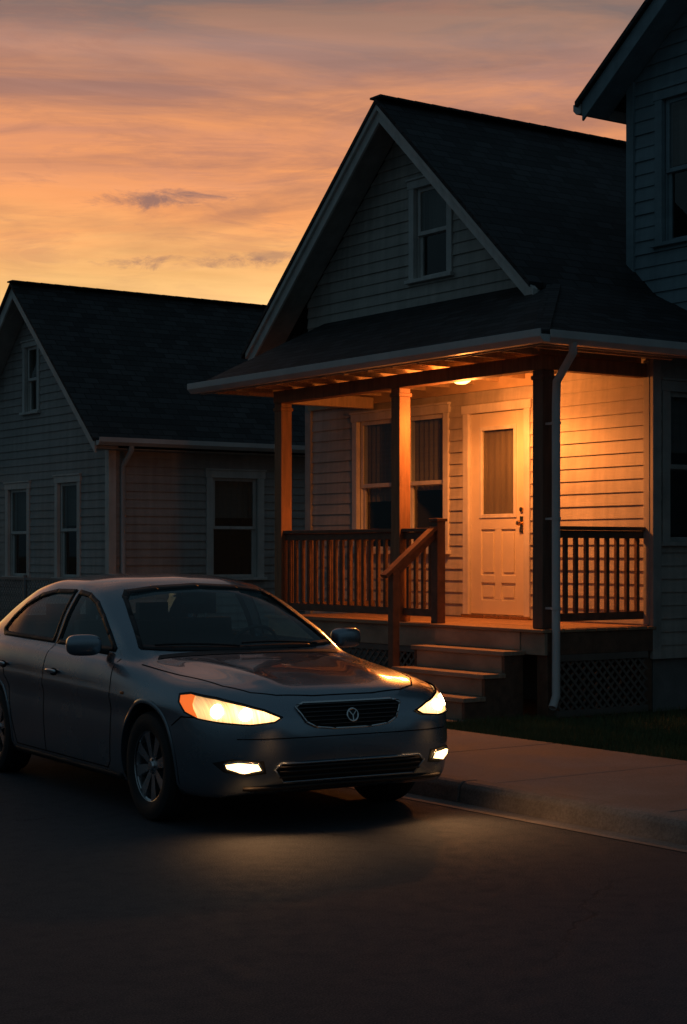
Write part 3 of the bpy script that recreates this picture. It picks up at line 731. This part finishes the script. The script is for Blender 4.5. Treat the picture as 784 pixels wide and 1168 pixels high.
TS_=[(-.80,.656),(-.70,.685),(-.645,.735),(-.64,.775),(-.72,.785),(-.755,.775),(-.75,.72),(-.785,.68)]
for s in (-1,1):
    fr=dict(org=(2*1.6*math.cos(A),s*2*1.6*math.sin(A),0),au=(-math.sin(A),s*math.cos(A),0),av=(0,0,1),d=(-math.cos(A),-s*math.sin(A),0))
    P=lambda n,pl,m,off,st,th=0: patch(n,pl,fr['org'],fr['au'],fr['av'],fr['d'],m,off,st,th)
    P('headlamp',[HL],m_hl,.003,.025); P('turn_signal',[TS_],m_turn,.007,.025); P('headlamp_lens',[HL],m_lens,.016,.025); P('headlamp_edge',outline(HL,.008),m_seam,.004,.03,.010)
    for (u,z,r) in ((-1.09,.685,.032),(-.92,.70,.036)):
        P('headlamp_bulb',[[(u+r*math.cos(a),z+r*math.sin(a)) for a in np.linspace(0,2*math.pi,20,endpoint=False)]],m_bulb,.010,.02)
    FG=[(-1.18,.375),(-1.16,.415),(-1.06,.425),(-.98,.412),(-.99,.385),(-1.08,.358)]
    P('fog_surround',[[(-1.20,.355),(-1.19,.428),(-1.02,.44),(-.90,.415),(-.97,.365),(-1.1,.345)]],m_black,.003,.03)
    P('fog_lamp',[FG],m_fog,.008,.03); P('fog_ring',outline(FG,.008),m_chrome,.008,.03,.006)
def ell(name,c,r,m,rotz=0,pw=.8):
    V=[];F=[];nu,nv=24,14
    for i in range(nv+1):
        ph=math.pi*i/nv
        for j in range(nu):
            th=2*math.pi*j/nu; f=lambda v:math.copysign(abs(v)**pw,v)
            p=Vector((r[0]*f(math.sin(ph))*f(math.cos(th)),r[1]*f(math.sin(ph))*f(math.sin(th)),r[2]*f(math.cos(ph)))); p.rotate(Matrix.Rotation(rotz,3,'Z')); V.append(tuple(p+Vector(c)))
    for i in range(nv):
        for j in range(nu): k=(j+1)%nu; F.append((i*nu+j,i*nu+k,(i+1)*nu+k,(i+1)*nu+j))
    me=bpy.data.meshes.new(name); me.from_pydata(V,[],F); me.materials.append(m)
    bm=bmesh.new(); bm.from_mesh(me); bmesh.ops.remove_doubles(bm,verts=bm.verts,dist=1e-5); bmesh.ops.recalc_face_normals(bm,faces=bm.faces); bm.to_mesh(me); bm.free()
    me.polygons.foreach_set('use_smooth',[True]*len(me.polygons)); o=bpy.data.objects.new(name,me); col.objects.link(o); o.parent=car; return o
for s in (-1,1):
    ell('mirror_housing',(.60,s*.965,1.015),(.070,.112,.068),m_paint,s*.25,.62)
    mm=MB(); mm.beam((.60,s*.80,.965),(.60,s*.90,.985),.07,.035,m_black); mm.make('mirror_stem',car,bevel=.01)
    for x in (-.12,-1.08):
        h=bvh.ray_cast(Vector((x,s*2,.80)),Vector((0,-s,0)))[0]
        ell('door_handle_cup',(x,h.y-s*.008,.80),(.075,.014,.028),m_seam,0,.8); ell('door_handle',(x,h.y+s*.022,.808),(.085,.012,.015),m_chrome,0,.6)
    h=bvh.ray_cast(Vector((1.02,s*2,.74)),Vector((0,-s,0)))[0]; ell('side_marker',(1.02,h.y,.74),(.028,.006,.010),m_mark,0,.8)
def wheel(ax,s):
    w=MB(); c=(ax,s*.775,WR); a=(0,s,0)
    tp=[(.205,-.09),(.235,-.105),(.285,-.108),(.312,-.095),(.323,-.075),(.326,-.03),(.326,.03),(.323,.075),(.312,.095),(.285,.106),(.235,.103),(.208,.088)]
    w.lathe(tp,c,a,m_rub,72)
    for h_ in (-.05,-.017,.017,.05): w.lathe([(.3245,h_-.004),(.3275,h_-.004),(.3275,h_+.004),(.3245,h_+.004)],c,a,m_well,60)
    w.lathe([(.207,.088),(.218,.092),(.214,.082),(.200,.074),(.190,.03),(.185,-.08),(.205,-.09)],c,a,m_alloy,60)
    w.lathe([(0,-.02),(.145,-.02),(.145,-.035)],c,a,m_brake,40); w.lathe([(0,-.05),(.186,-.05)],c,a,m_well,40)
    w.lathe([(0,.082),(.028,.080),(.034,.070),(.05,.066),(.058,.055),(.058,.0)],c,a,m_alloy,30)
    C=Vector(c); Y=Vector(a)
    for i in range(8):
        th=2*math.pi*(i+.3)/8
        d=Vector((math.cos(th),0,math.sin(th))); n=Vector((-math.sin(th),0,math.cos(th)))
        p0=C+d*.045; p1=C+d*.203
        q=[p0-n*.019+Y*.066,p0+n*.019+Y*.066,p1+n*.036+Y*.080,p1-n*.036+Y*.080]
        w.prism(q,-Y*.035,m_alloy)
    for i in range(5):
        th=2*math.pi*i/5; d=Vector((math.cos(th),0,math.sin(th))); w.lathe([(0,.075),(.007,.074),(.007,.06)],C+d*.040,a,m_brake,8)
    w.make('wheel',car,smooth=True,ang=30)
for ax in (RAX,FAX):
    for s in (-1,1):
        wheel(ax,s)
        al=MB(); n=40
        pts=[]
        for i in range(n+1):
            th=math.radians(-12+204*i/n); x=ax+.372*math.cos(th); z=.335+.372*math.sin(th)
            hh=bvh.ray_cast(Vector((x,s*2,z)),Vector((0,-s,0)))[0]
            if hh: pts.append((Vector((x,hh.y,z)),Vector((math.cos(th),0,math.sin(th)))))
        for i in range(len(pts)-1):
            (p,d),(q,d2)=pts[i],pts[i+1]; y=Vector((0,s,0))
            r=[(-.004,-.05),(-.004,.004),(.006,.007),(.022,.001)]
            for k in range(3):
                al.face([p+d*r[k][0]+y*r[k][1],q+d2*r[k][0]+y*r[k][1],q+d2*r[k+1][0]+y*r[k+1][1],p+d*r[k+1][0]+y*r[k+1][1]],m_paint)
        al.make('arch_lip',car,smooth=True,ang=60)
it=MB()
it.box(.42,.84,-.70,.70,.60,.93,m_seat); it.box(.60,.90,-.66,.66,.88,.962,m_seat)
def seat(y,x,w=.25):
    it.box(x-.05,x+.45,y-w,y+w,.45,.62,m_seat)
    it.prism([(x-.10,y-w,.60),(x+.02,y-w,.60),(x-.12,y-w*.85,1.13),(x-.20,y-w*.85,1.13)],(0,2*w*.9,0),m_seat)
    it.box(x-.22,x-.13,y-.12,y+.12,1.16,1.32,m_seat); it.box(x-.18,x-.165,y-.06,y-.045,1.12,1.17,m_chrome); it.box(x-.18,x-.165,y+.045,y+.06,1.12,1.17,m_chrome)
seat(.37,-.30); seat(-.37,-.30)
it.box(-1.15,-.72,-.66,.66,.45,.62,m_seat); it.prism([(-1.14,-.66,.6),(-1.0,-.66,.6),(-1.22,-.60,1.08),(-1.32,-.60,1.08)],(0,1.28,0),m_seat)
for y in (-.36,.36): it.box(-1.30,-1.22,y-.12,y+.12,1.09,1.22,m_seat)
it.lathe([(.185+.014*math.cos(a),.014*math.sin(a)) for a in np.linspace(0,2*math.pi,8,endpoint=False)],(.36,.37,.93),(1,0,-.45),m_black,30,True)
it.lathe([(0,.0),(.06,.01),(.05,.04)],(.36,.37,.93),(1,0,-.45),m_black,16); it.beam((.36,.19,.93),(.36,.55,.93),.03,.02,m_black)
it.box(.20,.215,-.10,.10,1.245,1.30,m_black)
it.make('interior',car,bevel=.02)
for (y0,y1) in ((.55,-.02),(-.05,-.60)):
    pp=[]
    for k in range(9):
        y=y0+(y1-y0)*k/8; z=.992+.018*math.sin(k/8*2.2)
        h=bvh.ray_cast(Vector((3,y,z)),Vector((-1,0,0)))[0]; pp.append((h.x+.012,y,h.z+.012))
    pipe('wiper',pp,.007,m_black,car)
pl=MB(); pl.box(-2.325,-2.31,-.26,.26,.62,.76,m_trim); pl.make('number_plate',car,bevel=.004)
side('rear_lamp',[[(-2.02,.78),(-1.93,.90),(-2.18,.92),(-2.2,.78)]],M('tail_lens',(.3,.01,.01),.15),.004,.04,.006)
for s in (-1,1):
    o=lamp('headlamp_beam','SPOT',(2.26,s*.55,.68),30,(1,.46,.17),car,.06,spot_size=math.radians(100),spot_blend=1)
    o.rotation_euler=Vector((-1,-s*.05,1.9)).to_track_quat('Z','Y').to_euler()
    o=lamp('fog_beam','SPOT',(2.24,s*.68,.385),6,(1,.46,.17),car,.05,spot_size=math.radians(150),spot_blend=1)
    o.rotation_euler=Vector((-1,-s*.3,2.2)).to_track_quat('Z','Y').to_euler()
car.location=(5.95,10.34,0)
car.rotation_euler=(0,0,math.atan2(-.997,-.075))

# ============================================================ SKY
w=bpy.data.worlds.new('World'); scene.world=w; w.use_nodes=True; t=NT(w.node_tree)
bg=t.n['Background']; tc=t.new('ShaderNodeTexCoord').outputs['Generated']
sx=t.new('ShaderNodeSeparateXYZ'); t.put(sx.inputs[0],tc); Z=sx.outputs[2]
def dot(v):
    n=t.new('ShaderNodeVectorMath',operation='DOT_PRODUCT'); t.put(n.inputs[0],tc); n.inputs[1].default_value=v; return n.outputs['Value']
sun=t.mr(dot((.477,.879,0)),.70,.88,0,1,True)
n1=t.noise(tc,1.6,6,.55,.5,(1,1,5)); n2=t.noise(tc,2.2,7,.6,.9,(1,1,9)); n3=t.noise(tc,4.5,8,.62,.6,(1,1,7)); n4=t.noise(tc,9,8,.66,1.0,(1,1,6))
zz=t.math('ADD',Z,t.math('MULTIPLY',t.math('SUBTRACT',n1,.5),.08))
pos=t.math('DIVIDE',zz,.6,clamp=True)
r1=t.ramp(pos,[(0,(.75,.28,.07)),(.20,(1.0,.64,.27)),(.275,(1.0,.55,.20)),(.335,(.94,.38,.14)),(.39,(.68,.28,.15)),(.44,(.42,.215,.165)),(.485,(.245,.168,.15)),(.53,(.165,.145,.142)),(.66,(.09,.10,.11)),(1,(.035,.055,.07))])
r2=t.ramp(pos,[(0,(.018,.030,.038)),(.3,(.036,.062,.078)),(.6,(.044,.076,.097)),(1,(.036,.062,.082))])
n=t.new('ShaderNodeVectorMath',operation='SCALE'); t.put(n.inputs[0],r1); t.put(n.inputs[3],t.mr(n2,.32,.68,1.22,.80)); r1=n.outputs[0]
up=t.math('MULTIPLY',t.mr(Z,.15,.20,0,1),t.mr(Z,.215,.28,1,.2))
band=t.math('MULTIPLY',t.mr(n3,.45,.62,0,.85),up); r1=t.mix(band,r1,(1.0,.38,.13))
band=t.math('MULTIPLY',t.mr(n2,.50,.62,0,.5),t.mr(Z,.16,.21,0,1)); r1=t.mix(band,r1,(.34,.17,.14))
band=t.math('MULTIPLY',t.mr(n4,.52,.68,0,.45),t.mr(Z,.15,.19,.25,1)); r1=t.mix(band,r1,(.40,.19,.14))
c=t.mix(sun,r2,r1)
F_=dot((.578,.816,0)); R_=dot((.816,-.578,0)); F_=t.math('MAXIMUM',F_,.05)
lat=t.math('DIVIDE',R_,F_); el=t.math('DIVIDE',Z,F_)
nc=t.noise(tc,26,7,.7,.6,(1,1,3.0))
for (a0_,e0,wa,we,st_) in ((-.113,.206,.048,.006,.85),(-.095,.168,.055,.0045,.6),(-.04,.172,.04,.004,.5)):
    q=t.math('POWER',t.math('DIVIDE',t.math('SUBTRACT',lat,a0_),wa),2); q2=t.math('POWER',t.math('ABSOLUTE',t.math('DIVIDE',t.math('SUBTRACT',el,e0),we)),2)
    v=t.math('SUBTRACT',1.15,t.math('ADD',q,q2)); v=t.math('ADD',v,t.math('MULTIPLY',t.math('SUBTRACT',nc,.5),7))
    c=t.mix(t.mr(v,0,1.8,0,st_,True),c,(.27,.155,.14))
t.put(bg.inputs[0],c); bg.inputs[1].default_value=1.0

# ============================================================ CAMERA
cd=bpy.data.cameras.new('camera'); cam=bpy.data.objects.new('camera',cd); col.objects.link(cam)
cd.sensor_width=36; cd.sensor_fit='AUTO'; cd.lens=1964/1168*36; cd.shift_y=46/1168; cd.clip_end=2000; cd.clip_start=.05
cam.location=(0,0,1.6); cam.rotation_euler=(math.radians(90),0,-math.atan2(.578,.816))
scene.camera=cam
